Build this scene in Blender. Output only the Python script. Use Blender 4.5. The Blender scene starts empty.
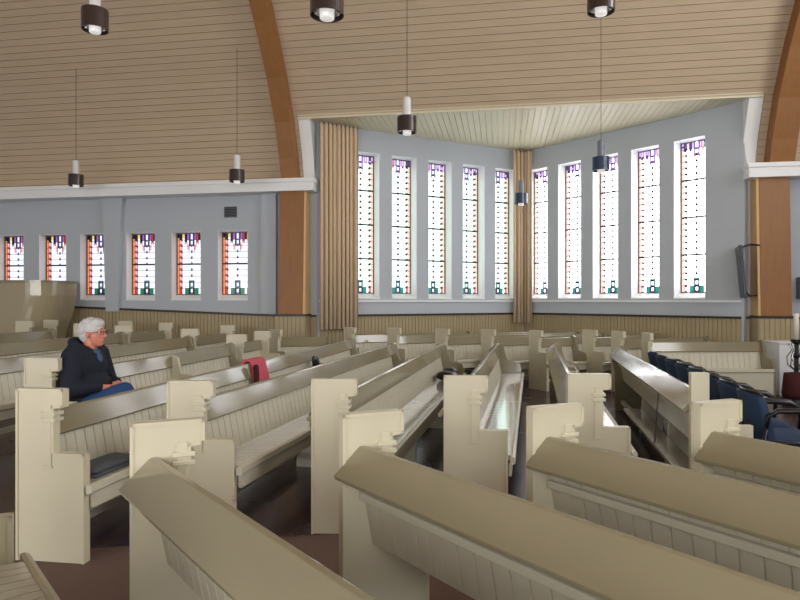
import bpy, bmesh, math, random
from mathutils import Vector, Matrix
random.seed(7)
C = bpy.context.scene.collection
PI = math.pi

# ------------------------------------------------------------------ materials
def srgb(r, g, b):
    def f(c):
        c /= 255.0
        return c/12.92 if c <= .04045 else ((c+.055)/1.055)**2.4
    return (f(r), f(g), f(b), 1)

def mat(name, col, rough=.5, metal=0, noise=0, nscale=8, bump=0, bscale=60, coat=0, stretch=None, spec=.5, rvar=0):
    m = bpy.data.materials.new(name); m.use_nodes = True
    nt = m.node_tree; b = nt.nodes['Principled BSDF']
    b.inputs['Base Color'].default_value = col
    b.inputs['Roughness'].default_value = rough
    b.inputs['Metallic'].default_value = metal
    b.inputs['Specular IOR Level'].default_value = spec
    b.inputs['Coat Weight'].default_value = coat
    b.inputs['Coat Roughness'].default_value = .08
    tc = nt.nodes.new('ShaderNodeTexCoord')
    mp = nt.nodes.new('ShaderNodeMapping')
    nt.links.new(tc.outputs['Object'], mp.inputs['Vector'])
    if stretch: mp.inputs['Scale'].default_value = stretch
    if noise:
        n = nt.nodes.new('ShaderNodeTexNoise'); n.inputs['Scale'].default_value = nscale; n.inputs['Detail'].default_value = 6
        nt.links.new(mp.outputs['Vector'], n.inputs['Vector'])
        r = nt.nodes.new('ShaderNodeMix'); r.data_type = 'RGBA'
        k = noise
        r.inputs[6].default_value = (col[0]*(1-k), col[1]*(1-k), col[2]*(1-k), 1)
        r.inputs[7].default_value = (min(1, col[0]*(1+k)), min(1, col[1]*(1+k)), min(1, col[2]*(1+k)), 1)
        nt.links.new(n.outputs['Fac'], r.inputs[0]); nt.links.new(r.outputs[2], b.inputs['Base Color'])
        if rvar:
            q = nt.nodes.new('ShaderNodeMapRange')
            q.inputs['To Min'].default_value = max(.02, rough-rvar); q.inputs['To Max'].default_value = rough+rvar
            q.inputs['From Min'].default_value = .3; q.inputs['From Max'].default_value = .7
            nt.links.new(n.outputs['Fac'], q.inputs['Value']); nt.links.new(q.outputs[0], b.inputs['Roughness'])
    if bump:
        n2 = nt.nodes.new('ShaderNodeTexNoise'); n2.inputs['Scale'].default_value = bscale; n2.inputs['Detail'].default_value = 4
        nt.links.new(mp.outputs['Vector'], n2.inputs['Vector'])
        bp = nt.nodes.new('ShaderNodeBump'); bp.inputs['Strength'].default_value = bump; bp.inputs['Distance'].default_value = .01
        nt.links.new(n2.outputs['Fac'], bp.inputs['Height']); nt.links.new(bp.outputs['Normal'], b.inputs['Normal'])
    return m

def glow(name, col, e):
    m = bpy.data.materials.new(name); m.use_nodes = True
    nt = m.node_tree; b = nt.nodes['Principled BSDF']
    b.inputs['Base Color'].default_value = (col[0]*.5, col[1]*.5, col[2]*.5, 1)
    b.inputs['Roughness'].default_value = .25
    b.inputs['Emission Color'].default_value = col
    b.inputs['Emission Strength'].default_value = e
    n = nt.nodes.new('ShaderNodeTexNoise'); n.inputs['Scale'].default_value = 7
    tc = nt.nodes.new('ShaderNodeTexCoord'); nt.links.new(tc.outputs['Object'], n.inputs['Vector'])
    q = nt.nodes.new('ShaderNodeMapRange'); q.inputs['To Min'].default_value = e*.85; q.inputs['To Max'].default_value = e*1.15
    nt.links.new(n.outputs['Fac'], q.inputs['Value']); nt.links.new(q.outputs[0], b.inputs['Emission Strength'])
    return m

CREAM = mat('cream_paint', srgb(205, 197, 172), .38, noise=.05, nscale=5, bump=.03)
BEAD = mat('cream_boarding', srgb(203, 197, 178), .34, noise=.06, nscale=6)
KHAKI = mat('khaki_gloss_paint', srgb(140, 131, 106), .11, noise=.1, nscale=6, coat=.15, stretch=(1, .3, 1), rvar=.06)
SEAT = mat('glossy_seat_paint', srgb(212, 210, 200), .12, noise=.05, coat=1, rvar=.04)
WALL = mat('grey_white_plaster', srgb(186, 192, 200), .85, noise=.03, nscale=2, bump=.06, bscale=90)
WHITE = mat('white_paint', srgb(240, 241, 242), .45, noise=.02)
TRIMD = mat('dark_wood_cap', srgb(56, 44, 34), .45, noise=.1, stretch=(1, 8, 8))
WAINS = mat('tan_boarding', srgb(170, 154, 120), .5, noise=.08, nscale=3)
ROOF = mat('tan_roof_boards', srgb(194, 173, 146), .55, noise=.1, nscale=2.2, stretch=(.5, 4, 4))
ROOFBACK = mat('roof_board_backing', srgb(120, 100, 78), .8, noise=.05)
BAYC = mat('cream_ceiling_boards', srgb(224, 214, 186), .4, noise=.04, nscale=2)
GLULAM = mat('orange_brown_timber', srgb(150, 102, 56), .5, noise=.18, nscale=3, stretch=(6, 6, .7))
GLULAMS = mat('pale_timber_side', srgb(214, 176, 122), .5, noise=.1, nscale=3, stretch=(6, 6, .7))
FLOOR = mat('dark_maroon_floor', srgb(64, 44, 46), .24, noise=.1, nscale=2.5, rvar=.05)
CARPET = mat('brown_carpet', srgb(114, 93, 86), .95, noise=.16, nscale=90, bump=.5, bscale=300, spec=.1)
CURT = mat('tan_curtain_cloth', srgb(212, 188, 158), .85, noise=.08, nscale=12, stretch=(4, 4, .5), spec=.2)
BROWNM = mat('dark_brown_metal', srgb(52, 36, 34), .3, noise=.05, coat=.5)
BLUEM = mat('dark_blue_metal', srgb(38, 58, 88), .3, noise=.05, coat=.4)
TUBEM = mat('white_lamp_tube', srgb(222, 222, 222), .3, noise=.03)
GREYT = mat('grey_lamp_tube', srgb(120, 128, 138), .3, noise=.03)
CHROME = mat('polished_reflector', srgb(225, 220, 215), .15, metal=1)
LEAD = mat('lead_strip', srgb(30, 30, 34), .5, metal=.3, noise=.05)
BLACK = mat('black_plastic', srgb(18, 19, 22), .35, noise=.05)
NAVY = mat('navy_upholstery', srgb(27, 50, 82), .75, noise=.12, nscale=60, bump=.1, bscale=300)
GREY = mat('grey_metal', srgb(96, 98, 104), .5, noise=.05)
LAMPW = glow('lamp_diffuser_white', (1, .97, .94, 1), .45)
SKIN = mat('skin', srgb(206, 130, 108), .5, noise=.06, nscale=20)
HAIR = mat('grey_hair', srgb(196, 194, 194), .7, noise=.22, nscale=30, bump=.7, bscale=70, stretch=(1, 1, .4))
JACKET = mat('navy_jacket_cloth', srgb(15, 22, 38), .85, noise=.15, nscale=15, bump=.2, bscale=60)
JEANS = mat('blue_jeans_cloth', srgb(34, 66, 112), .85, noise=.15, nscale=40)
SHIRT = mat('blue_shirt_cloth', srgb(60, 84, 120), .85, noise=.1)
SHOE = mat('dark_shoe_leather', srgb(30, 26, 24), .4, noise=.1)
RED = mat('pink_red_cloth', srgb(200, 84, 104), .85, noise=.14, nscale=18, bump=.3, bscale=30)
DRED = mat('dark_red_cloth', srgb(70, 20, 26), .85, noise=.14, nscale=18)
SLATE = mat('slate_blue_cloth', srgb(84, 90, 98), .8, noise=.2, nscale=20, bump=.3, bscale=40)
PAPER = mat('pale_pink_paper', srgb(222, 196, 208), .7, noise=.03)
WAX = mat('white_wax', srgb(236, 228, 214), .4, noise=.03)
PARAP = mat('beige_parapet_paint', srgb(168, 155, 126), .16, noise=.04, nscale=2, coat=.4)

# ------------------------------------------------------------------ mesh helper
class MB:
    def __init__(s): s.v = []; s.f = []; s.mi = []
    def add(s, vs, fs, mi=0):
        o = len(s.v); s.v += [tuple(v) for v in vs]
        s.f += [tuple(i+o for i in f) for f in fs]; s.mi += [mi]*len(fs); return s
    def box(s, x0, x1, y0, y1, z0, z1, mi=0):
        vs = [(x, y, z) for x in (x0, x1) for y in (y0, y1) for z in (z0, z1)]
        return s.add(vs, [(0,1,3,2),(4,6,7,5),(0,4,5,1),(2,3,7,6),(0,2,6,4),(1,5,7,3)], mi)
    def prism(s, pts, a, b, mi=0):
        """pts: list of 2-D points, a/b: functions point -> 3-D at both ends"""
        n = len(pts); vs = [a(p) for p in pts]+[b(p) for p in pts]
        fs = [tuple(range(n)), tuple(range(2*n-1, n-1, -1))]
        fs += [(i, (i+1) % n, (i+1) % n+n, i+n) for i in range(n)]
        return s.add(vs, fs, mi)
    def tube(s, path, r, n=10, mi=0, closed=False):
        P = [Vector(p) for p in path]; m = len(P); rings = []
        for i, p in enumerate(P):
            if closed: t = (P[(i+1) % m]-P[i-1]).normalized()
            else: t = (P[min(i+1, m-1)]-P[max(i-1, 0)]).normalized()
            u = t.cross(Vector((0, 0, 1)))
            if u.length < .1: u = t.cross(Vector((0, 1, 0)))
            u.normalize(); w = t.cross(u)
            rr = r[i] if isinstance(r, (list, tuple)) else r
            rings.append([p+u*rr*math.cos(2*PI*k/n)+w*rr*math.sin(2*PI*k/n) for k in range(n)])
        vs = [v for R in rings for v in R]; fs = []
        for i in range(m if closed else m-1):
            j = (i+1) % m
            for k in range(n): fs.append((i*n+k, i*n+(k+1) % n, j*n+(k+1) % n, j*n+k))
        if not closed: fs += [tuple(range(n)), tuple(range((m-1)*n, m*n))]
        return s.add(vs, fs, mi)
    def lathe(s, prof, n=28, cx=0, cy=0, mi=0):
        vs = [(cx+r*math.cos(2*PI*k/n), cy+r*math.sin(2*PI*k/n), z) for r, z in prof for k in range(n)]
        fs = [(i*n+k, i*n+(k+1) % n, (i+1)*n+(k+1) % n, (i+1)*n+k) for i in range(len(prof)-1) for k in range(n)]
        return s.add(vs, fs, mi)
    def ell(s, c, r, rot=None, nu=20, nv=14, mi=0):
        M = rot or Matrix.Identity(3); c = Vector(c); vs = []; fs = []
        for j in range(1, nv):
            th = PI*j/nv
            for i in range(nu):
                ph = 2*PI*i/nu
                vs.append(c+M@Vector((r[0]*math.sin(th)*math.cos(ph), r[1]*math.sin(th)*math.sin(ph), r[2]*math.cos(th))))
        for j in range(nv-2):
            for i in range(nu): fs.append((j*nu+i, j*nu+(i+1) % nu, (j+1)*nu+(i+1) % nu, (j+1)*nu+i))
        vs += [c+M@Vector((0, 0, r[2])), c+M@Vector((0, 0, -r[2]))]; t = len(vs)-2; b = t+1
        for i in range(nu): fs.append((t, (i+1) % nu, i)); fs.append((b, (nv-2)*nu+i, (nv-2)*nu+(i+1) % nu))
        return s.add(vs, fs, mi)
    def cap(s, a, b, r0, r1, n=5, mi=0):
        a, b = Vector(a), Vector(b)
        k = max(2, int((b-a).length/(min(r0, r1)*.35)))
        for i in range(k+1):
            t = i/k; r = r0+(r1-r0)*t
            s.ell(a.lerp(b, t), (r, r, r), nu=12, nv=8, mi=mi)
        return s
    def build(s, name, mats, parent=None, bevel=0, smooth=False):
        me = bpy.data.meshes.new(name); me.from_pydata(s.v, [], s.f)
        if not isinstance(mats, (list, tuple)): mats = [mats]
        for m in mats: me.materials.append(m)
        for p, i in zip(me.polygons, s.mi): p.material_index = i; p.use_smooth = smooth
        bm = bmesh.new(); bm.from_mesh(me); bmesh.ops.recalc_face_normals(bm, faces=bm.faces); bm.to_mesh(me); bm.free()
        o = bpy.data.objects.new(name, me); C.objects.link(o)
        if parent: o.parent = parent
        if bevel:
            b = o.modifiers.new('b', 'BEVEL'); b.width = bevel; b.segments = 2; b.limit_method = 'ANGLE'; b.angle_limit = math.radians(40)
        return o

def tag(o, label=None, cat=None, group=None, kind=None):
    if label: o['label'] = label
    if cat: o['category'] = cat
    if group: o['group'] = group
    if kind: o['kind'] = kind
    return o
def empty(name, loc, rz=0, **k):
    o = bpy.data.objects.new(name, None); C.objects.link(o); o.location = loc; o.rotation_euler = (0, 0, rz)
    o.empty_display_size = .2
    return tag(o, **k)
def copy_tree(o, parent=None):
    c = o.copy(); C.objects.link(c); c.parent = parent
    for ch in [x for x in bpy.data.objects if x.parent == o]: copy_tree(ch, c)
    return c
def struct(mb, name, m, parent=None, **k):
    o = mb.build(name, m, parent, **k)
    if not parent: o['kind'] = 'structure'
    return o

# ------------------------------------------------------------------ room frame: s along the main wall, t out of the wall into the room
O2 = Vector((-1.9, 11.8)); E2 = Vector((.987, -.16)).normalized(); N2 = Vector((-E2.y*-1, -E2.x)).normalized()
N2 = Vector((E2.y, -E2.x))                     # towards the camera
def W(s, t, z):
    p = O2+E2*s+N2*t
    return (p.x, p.y, z)
RAKE0 = -2.4
def gz(x): return max(0.0, .036*(RAKE0-x))     # the floor rises slowly towards the left
SL, SR, TB = -10.5, 11.0, 15.2  # unseen back wall kept close so the added window glow fades quickly

prof = [(0, 3.70), (.15, 4.2), (.4, 4.83), (.8, 5.52), (1.4, 6.3), (2.2, 7.15), (3.4, 8.15), (5, 9.15), (6.3, 9.75), (TB/2, 10.15)]
def roof_z(t):
    if t > TB/2: t = TB-t
    for (a, za), (b, zb) in zip(prof, prof[1:]):
        if a <= t <= b: return za+(zb-za)*(t-a)/(b-a)
    return 10.15
# camera ------------------------------------------------------------
cam = bpy.data.cameras.new('camera'); co = bpy.data.objects.new('camera', cam); C.objects.link(co)
co.location = (0, 0, 1.48); co.rotation_euler = (PI/2, 0, 0)
cam.sensor_width = 36; cam.lens = 36*620/800; cam.clip_start = .05
bpy.context.scene.camera = co

# floor -------------------------------------------------------------
mb = MB()
xs = [-14, RAKE0, 15]
for a, b in zip(xs, xs[1:]):
    vs = [(a, -10, gz(a)), (b, -10, gz(b)), (b, 16, gz(b)), (a, 16, gz(a)), (a, -10, -.2), (b, -10, -.2), (b, 16, -.2), (a, 16, -.2)]
    mb.add(vs, [(0,1,2,3),(4,7,6,5),(0,4,5,1),(3,2,6,7)])
struct(mb, 'floor', FLOOR)
mb = MB()
def aisle_y(x): return 3.62+.16*(x+2.19)
for a, b in ((-10, RAKE0), (RAKE0, 2.15)):
    mb.prism([(a, -6), (b, -6), (b, aisle_y(b)), (a, aisle_y(a))], lambda p: (p[0], p[1], gz(p[0])+.001), lambda p: (p[0], p[1], gz(p[0])+.008))
o = struct(mb, 'floor_carpet', CARPET)

# roof boards -------------------------------------------------------
def roof_pts(t0, t1, step):
    """points along the curve every `step` of arc length"""
    fine = []; n = 600
    for i in range(n+1):
        t = t0+(t1-t0)*i/n; fine.append((t, roof_z(t)))
    tot = sum(math.hypot(b[0]-a[0], b[1]-a[1]) for a, b in zip(fine, fine[1:])); step = tot/round(tot/step)*.9985
    out = [fine[0]]; acc = 0
    for (a, za), (b, zb) in zip(fine, fine[1:]):
        acc += math.hypot(b-a, zb-za)
        if acc >= step: out.append((b, zb)); acc = 0
    return out
def roof_sheet(name, s0, s1, t0, t1):
    mb = MB(); pts = roof_pts(t0, t1, .118)
    if math.hypot(t1-pts[-1][0], roof_z(t1)-pts[-1][1]) > .02: pts.append((t1, roof_z(t1)))
    for (a, za), (b, zb) in zip(pts, pts[1:]):
        dx, dz = b-a, zb-za; L = math.hypot(dx, dz); ux, uz = dx/L, dz/L; nx, nz = uz, -ux      # inwards
        g = min(.008, L*.2)
        q = [(a+ux*g, za+uz*g), (b, zb), (b+nx*.016, zb+nz*.016), (a+ux*g+nx*.016, za+uz*g+nz*.016)]
        mb.prism(q, lambda p: W(s0, p[0], p[1]), lambda p: W(s1, p[0], p[1]), 0)
        q = [(a, za), (b, zb), (b-nx*.08, zb-nz*.08), (a-nx*.08, za-nz*.08)]
        mb.prism(q, lambda p: W(s0, p[0], p[1]), lambda p: W(s1, p[0], p[1]), 1)
    return struct(mb, name, [ROOF, ROOFBACK])
roof_sheet('ceiling', SL, SR, .4, TB/2)
roof_sheet('ceiling_left', SL, .08, 0, .4)
roof_sheet('ceiling_right', 8.02, SR, 0, .4)
mb = MB()
pr = [(TB-t, z) for t, z in prof]
for (a, za), (b, zb) in zip(pr, pr[1:]):
    mb.prism([(a, za), (b, zb), (b, zb+.1), (a, za+.1)], lambda p: W(SL, p[0], p[1]), lambda p: W(SR, p[0], p[1]))
struct(mb, 'ceiling_back', ROOF)

# arch beams --------------------------------------------------------
def arch(name, s0, s1, label, b0, b1, left=False):
    r = empty(name, W((s0+s1)/2, 0, 0), 0, label=label, cat='timber arch', group='laminated timber arches')
    inv = Vector(r.location)
    def L(s, t, z): return tuple(Vector(W(s, t, z))-inv)
    ts = [.0, .15, .4, .8, 1.4, 2.2, 3.4, 5, 6.3, TB/2-.03]
    inner = []; outer = []
    for i, t in enumerate(ts):
        z = roof_z(t); z2 = roof_z(t+.02) if t < TB/2-.1 else z+.001
        L_ = math.hypot(.02, z2-z); nx, nz = (z2-z)/L_, -.02/L_
        inner.append((t+nx*.27, z+nz*.27)); outer.append((t+nx*.02, z+nz*.02))
    mb = MB()
    for i in range(len(ts)-1):
        q = [outer[i], outer[i+1], inner[i+1], inner[i]]
        mb.prism(q, lambda p: L(b0, p[0], p[1]), lambda p: L(b1, p[0], p[1]))
    mb.build('curved_beam', GLULAM, r)
    mb = MB(); z0 = 1.2
    mb.prism([(0, z0), (.34, z0), (.25, 3.6), (0, 3.72)], lambda p: L(s0+.04, p[0], p[1]), lambda p: L(s1-.04, p[0], p[1]))
    mb.build('post', GLULAM, r, bevel=.006)
    mb = MB()
    mb.prism([(0, z0), (.33, z0), (.24, 3.6), (0, 3.72)], lambda p: L(s1-.04 if not left else s0, p[0], p[1]), lambda p: L(s1 if not left else s0+.04, p[0], p[1]))
    mb.build('side_facing', GLULAMS, r)
    mb = MB()
    mb.prism([(0, 0), (.36, 0), (.36, z0), (0, z0)], lambda p: L(s0-.01, p[0], p[1]), lambda p: L(s1+.01, p[0], p[1]))
    n = int((s1-s0)/.075)
    for i in range(n):
        a = s0+(s1-s0)*i/n+.005; b = s0+(s1-s0)*(i+1)/n-.004
        mb.prism([(.36, .0), (.372, .0), (.372, z0-.03), (.36, z0-.03)], lambda p: L(a, p[0], p[1]), lambda p: L(b, p[0], p[1]))
    mb.build('boarded_base', WAINS, r)
    mb = MB(); mb.prism([(0, z0-.02), (.39, z0-.02), (.39, z0+.02), (0, z0+.02)], lambda p: L(s0-.02, p[0], p[1]), lambda p: L(s1+.02, p[0], p[1]))
    mb.build('base_cap', TRIMD, r)
arch('timber_arch', -.36, .20, 'curved orange-brown timber arch left of the bay, beside the long tan curtain', -.27, .02)
def arch_r(): arch('timber_arch', 7.95, 8.50, 'curved brown timber arch right of the bay, carrying the wall screen', 8.14, 8.52, True)
arch_r()

# walls -------------------------------------------------------------
def wall_mesh(P, z0, z1, openings, s0, s1, th):
    """P(s, t, z) -> point; t<0 is behind the face; openings (a, b, za, zb) sorted by a"""
    mb = MB(); cur = s0
    def bx(a, b, za, zb):
        if b-a < 1e-4 or zb-za < 1e-4: return
        vs = [P(s, t, z) for s in (a, b) for t in (-th, 0) for z in (za, zb)]
        mb.add(vs, [(0,1,3,2),(4,6,7,5),(0,4,5,1),(2,3,7,6),(0,2,6,4),(1,5,7,3)])
    for a, b, za, zb in sorted(openings):
        bx(cur, a, z0, z1); bx(a, b, z0, za); bx(a, b, zb, z1); cur = b
    bx(cur, s1, z0, z1)
    return mb

PANE = {}
def panes(kind):
    if kind in PANE: return PANE[kind]
    e = {'left': 1.0, 'bayl': 2.4, 'bayr': 5.4}[kind]
    w = {'left': [(.80, .86, .95), (.84, .87, .92), (.74, .86, .88)],
         'bayl': [(.50, .68, .56), (.56, .72, .74), (.72, .76, .80)],
         'bayr': [(.93, .95, 1), (1, .98, .97), (.9, .95, 1)]}[kind]
    h = min(e, 1.0)
    if kind != 'left':
        cols = [(w[0], e), (w[1], e), (w[2], e), ((1, .66, .5), h*1.15), ((.75, .25, .35) if kind == 'bayl' else (.9, .6, .66), h), ((.36, .22, .62), h), ((.10, .06, .16), h),
                ((.80, .62, .8), h), ((.04, .30, .24), h*.7), ((1, .80, .82), h*1.2), ((.62, .42, .82), h*1.2)]
    else: cols = [(w[0], e), (w[1], e), (w[2], e), ((.9, .26, .07), h*.9), ((.62, .05, .06), h*.55), ((.10, .05, .22), h*.5), ((.02, .02, .03), .1),
            ((.85, .62, .25), h*.8), ((.02, .22, .14), h*.5), ((.85, .42, .5), h*.8), ((.35, .12, .5), h*.8)]
    PANE[kind] = [glow('pane_%s_%d' % (kind, i), (*c, 1), s) for i, (c, s) in enumerate(cols)]
    return PANE[kind]
PALE, PALE2, PALE3, ORG, REDP, PURP, BLK, YEL, GRN, PNK, LIL = range(11)

def stained(n, P, a, b, za, zb, kind):
    tdepth = -.20 if kind == 'left' else -.27
    """a window filling the opening: frame, leaded glass and sill"""
    w = b-a; fr = .025; za += .10
    root = MB()
    t0, t1 = tdepth-.03, tdepth+.02
    def bx(m, A, B, T0, T1, Z0, Z1, mi=0):
        vs = [P(s, t, z) for s in (A, B) for t in (T0, T1) for z in (Z0, Z1)]
        m.add(vs, [(0,1,3,2),(4,6,7,5),(0,4,5,1),(2,3,7,6),(0,2,6,4),(1,5,7,3)], mi)
    bx(root, a, a+fr, t0, t1, za, zb); bx(root, b-fr, b, t0, t1, za, zb)
    bx(root, a, b, t0, t1, za, za+fr); bx(root, a, b, t0, t1, zb-fr, zb)
    fo = struct(root, 'window_%d' % n, GREY)
    # glass
    ga, gb, gza, gzb = a+fr, b-fr, za+fr, zb-fr
    gw, gh = gb-ga, gzb-gza
    xs = [0, .07, .17, .27, .35, .43, .49, .56, .62, .70, .78, .86, .93, 1]
    ph = .115
    rows = max(6, int(round(gh/ph)))*3
    top = {0:(.10,BLK),1:(.14,BLK),2:(.10,YEL),3:(.16,BLK),4:(.13,LIL),5:(.26,PURP),6:(.20,PALE),7:(.26,PURP),8:(.13,LIL),9:(.16,REDP),10:(.11,BLK),11:(.13,ORG),12:(.10,BLK)}
    g = MB(); rnd = random.Random(n)
    for j in range(rows):
        z0 = gza+gh*j/rows; z1 = gza+gh*(j+1)/rows; zc = (z0+z1)/2; dt = gzb-zc; db = zc-gza; ph3 = j % 3
        for i in range(13):
            c = [PALE, PALE, PALE2, PALE3][rnd.randrange(4)] if ph3 == 0 else None
            if c is None: c = prev[i]
            if ph3 == 0:
                if i == 0: prev = {}
                prev[i] = c
            if i == 0: c = ORG
            if i == 1: c = (REDP if ph3 == 0 else PNK) if kind == 'left' else (REDP if ph3 == 0 else PALE)
            if i == 6 and ph3 == 0: c = LIL
            L_, tc = top[i]
            if dt < L_: c = tc
            elif i in (5, 7) and dt < .36: c = PALE
            elif i in (4, 8) and .22 < dt < .30: c = PNK
            elif i in (3, 9) and L_ < dt < .20: c = PNK
            if kind != 'left' and dt < L_ and tc == BLK and rnd.random() < .5: c = LIL
            if db < .11: c = {0: ORG, 1: REDP, 3: GRN, 4: GRN, 5: BLK, 7: BLK, 8: GRN, 9: GRN, 11: REDP, 12: PNK}.get(i, c)
            elif db < .27 and i in (5, 7): c = GRN
            A, B = ga+gw*xs[i], ga+gw*xs[i+1]
            vs = [P(A, tdepth, z0), P(B, tdepth, z0), P(B, tdepth, z1), P(A, tdepth, z1)]
            g.add(vs, [(0, 1, 2, 3)], c)
    go = g.build('stained_glass', panes(kind), fo)
    # leading
    l = MB(); NB = .015 if kind == 'left' else .021; nb = 2 if gh < 1.6 else 4
    for k in range(1, nb):
        z = gza+gh*k/nb; bx(l, ga, gb, tdepth-.005, tdepth+.018, z-.015, z+.015)
    for j in range(0, rows, 3):
        z = gza+gh*j/rows; bx(l, ga, gb, tdepth-.002, tdepth+.005, z-.0035, z+.0035)
        for fx in ((.15, .52) if kind != 'left' else (.16, .525)):
            x = ga+gw*fx; bx(l, x-NB, x+NB, tdepth-.002, tdepth+.007, z-NB, z+NB)
    for fx in (.07, .17): x = ga+gw*fx; bx(l, x-.003, x+.003, tdepth-.002, tdepth+.006, gza, gzb)
    for fx in (.43, .62):
        x = ga+gw*fx; bx(l, x-.004, x+.004, tdepth-.002, tdepth+.006, gza, gza+.27); bx(l, x-.004, x+.004, tdepth-.002, tdepth+.006, gzb-.36, gzb)
    for fx in (.27, .35, .70, .78, .86):
        x = ga+gw*fx; bx(l, x-.003, x+.003, tdepth-.002, tdepth+.006, gzb-.2, gzb)
    l.build('leading', LEAD, fo)
    s_ = MB(); zq = za-.10; s_.prism([(tdepth-.02, zq), (-.0, zq), (.012, zq), (.012, zq+.02), (tdepth+.02, za+.01), (tdepth-.02, za+.01)], lambda p: P(a, p[0], p[1]), lambda p: P(b, p[0], p[1])); s_.build('window_sill', WHITE, fo)
    # reveal lining
    r_ = MB(); e = .006
    bx(r_, a, a+e, tdepth+.02, -.001, zq, zb); bx(r_, b-e, b, tdepth+.02, -.001, zq, zb); bx(r_, a+e, b-e, tdepth+.02, -.001, zb-e, zb)
    r_.build('reveal_lining', WHITE, fo)
    return fo

# main wall, left of the bay
op = []
for r in (-1.05, -2.02, -2.99, -4.01, -4.94, -5.91, -6.88, -7.85): op.append((r-.62, r, 1.47, 2.82))
mb = wall_mesh(W, 0, 3.9, op, SL, .34, .42); struct(mb, 'wall_left', WALL)
wn = 1
for a, b, za, zb in op: stained(wn, W, a, b, za, zb, 'left'); wn += 1
mb = wall_mesh(W, 0, 3.9, [], 7.69, SR, .3); struct(mb, 'wall_right', WALL)
# bay wings
CO = Vector((2.82, 14.0))
eL = Vector((-3.5, -1.8)).normalized(); nL = Vector((-eL.y, eL.x)); nL = nL if nL.y < 0 else -nL
eR = Vector((2.42, -2.9)).normalized(); nR = Vector((-eR.y, eR.x)); nR = nR if nR.y < 0 else -nR
def PL(s, t, z): p = CO+eL*s+nL*t; return (p.x, p.y, z)
def PR(s, t, z): p = CO+eR*s+nR*t; return (p.x, p.y, z)
BZ = 4.83
opL = [(.25+.845*k, .82+.845*k, 1.5, 4.39) for k in range(5)]
opR = [(.05+.845*k, .62+.845*k, 1.5, 4.39) for k in range(5)]
struct(wall_mesh(PL, 0, BZ+.1, opL, -.25, 4.95, .36), 'wall_bay_left', WALL)
struct(wall_mesh(PR, 0, BZ+.1, opR, -.0, 4.64, .36), 'wall_bay_right', WALL)
for a, b, za, zb in opL: stained(wn, PL, a, b, za, zb, 'bayl'); wn += 1
for a, b, za, zb in opR: stained(wn, PR, a, b, za, zb, 'bayr'); wn += 1
# ledge under the bay windows
tn = 1
def strip(P, s0, s1, t0, t1, z0, z1, m, name=None):
    global tn
    mb = MB(); vs = [P(s, t, z) for s in (s0, s1) for t in (t0, t1) for z in (z0, z1)]
    mb.add(vs, [(0,1,3,2),(4,6,7,5),(0,4,5,1),(2,3,7,6),(0,2,6,4),(1,5,7,3)])
    if not name: name = 'trim_%d' % tn; tn += 1
    return struct(mb, name, m)
strip(PL, .02, 4.9, 0, .03, 1.44, 1.475, WHITE); strip(PR, .02, 4.6, 0, .03, 1.44, 1.475, WHITE)
# wainscot: boarding with grooves, dark cap
def wainscot(P, s0, s1, ztop, name, cap=True):
    mb = MB(); n = max(1, int(abs(s1-s0)/.075)); tt = .03
    for i in range(n):
        a = s0+(s1-s0)*i/n; b = s0+(s1-s0)*(i+1)/n; g = .006
        for (A, B, t) in ((a, b, tt-.014), (a+g, b-g, tt)):
            q = [(A, 0), (B, 0), (B, ztop((A+B)/2)), (A, ztop((A+B)/2))]
            mb.prism(q, lambda p: P(p[0], .001, p[1]), lambda p: P(p[0], t, p[1]))
    struct(mb, name, WAINS)
    mb = MB(); m = 12
    for i in range(m):
        a = s0+(s1-s0)*i/m; b = s0+(s1-s0)*(i+1)/m
        mb.prism([(a, ztop(a)-.005), (b, ztop(b)-.005), (b, ztop(b)+.035), (a, ztop(a)+.035)], lambda p: P(p[0], .001, p[1]), lambda p: P(p[0], .055, p[1]))
    global tn
    struct(mb, 'trim_%d' % tn, TRIMD); tn += 1
wainscot(W, SL, -.44, lambda s: 1.165+.036*max(0, -s-.4), 'wall_left_boarding')
wainscot(PL, .03, 4.88, lambda s: 1.165, 'wall_bay_left_boarding')
wainscot(PR, .03, 4.6, lambda s: 1.165, 'wall_bay_right_boarding')
wainscot(W, 8.62, SR, lambda s: 1.165, 'wall_right_boarding')
# cornice on both sides, white cheeks of the bay opening
strip(W, SL, .36, .0, .36, 3.50, 3.71, WHITE); strip(W, 7.80, SR, .0, .36, 3.50, 3.71, WHITE)
strip(W, SL, .38, .0, .39, 3.66, 3.73, WHITE); strip(W, 7.78, SR, .0, .39, 3.66, 3.73, WHITE)
for a, b in ((.08, .30), (7.80, 8.02)):
    mb = MB(); mb.prism([(-.02, 3.7), (0, 3.7), (.13, 4.2), (.38, 4.83), (.42, 4.9), (-.02, 4.95)], lambda p: W(a, p[0], p[1]), lambda p: W(b, p[0], p[1]))
    struct(mb, 'trim_%d' % tn, WHITE); tn += 1
# bay ceiling boards
cs = (CO-O2).dot(E2); ct = (CO-O2).dot(N2)
def tw(s):   # t of the wing wall at s
    e, base = (eL, cs) if s < cs else (eR, cs)
    es, et = e.dot(E2), e.dot(N2)
    return ct+et*(s-base)/es
mb = MB(); s = .08
while s < 8.0:
    a, b = s+.004, min(s+.11, 8.0)-.004
    ta, tb = tw(max(.34, min(7.68, a)))-.1, tw(max(.34, min(7.68, b)))-.1
    q = [(a, .41), (b, .41), (b, tb), (a, ta)]
    mb.prism(q, lambda p: W(p[0], p[1], BZ), lambda p: W(p[0], p[1], BZ+.02)); s += .11
q = [(.1, .44), (7.98, .44), (7.98, 0), (cs, ct-.2), (.1, -.2)]
mb.prism(q, lambda p: W(p[0], p[1], BZ+.02), lambda p: W(p[0], p[1], BZ+.06))
struct(mb, 'ceiling_bay', BAYC)
strip(W, .08, 8.0, .38, .42, BZ-.03, BZ+.05, BAYC)
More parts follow.
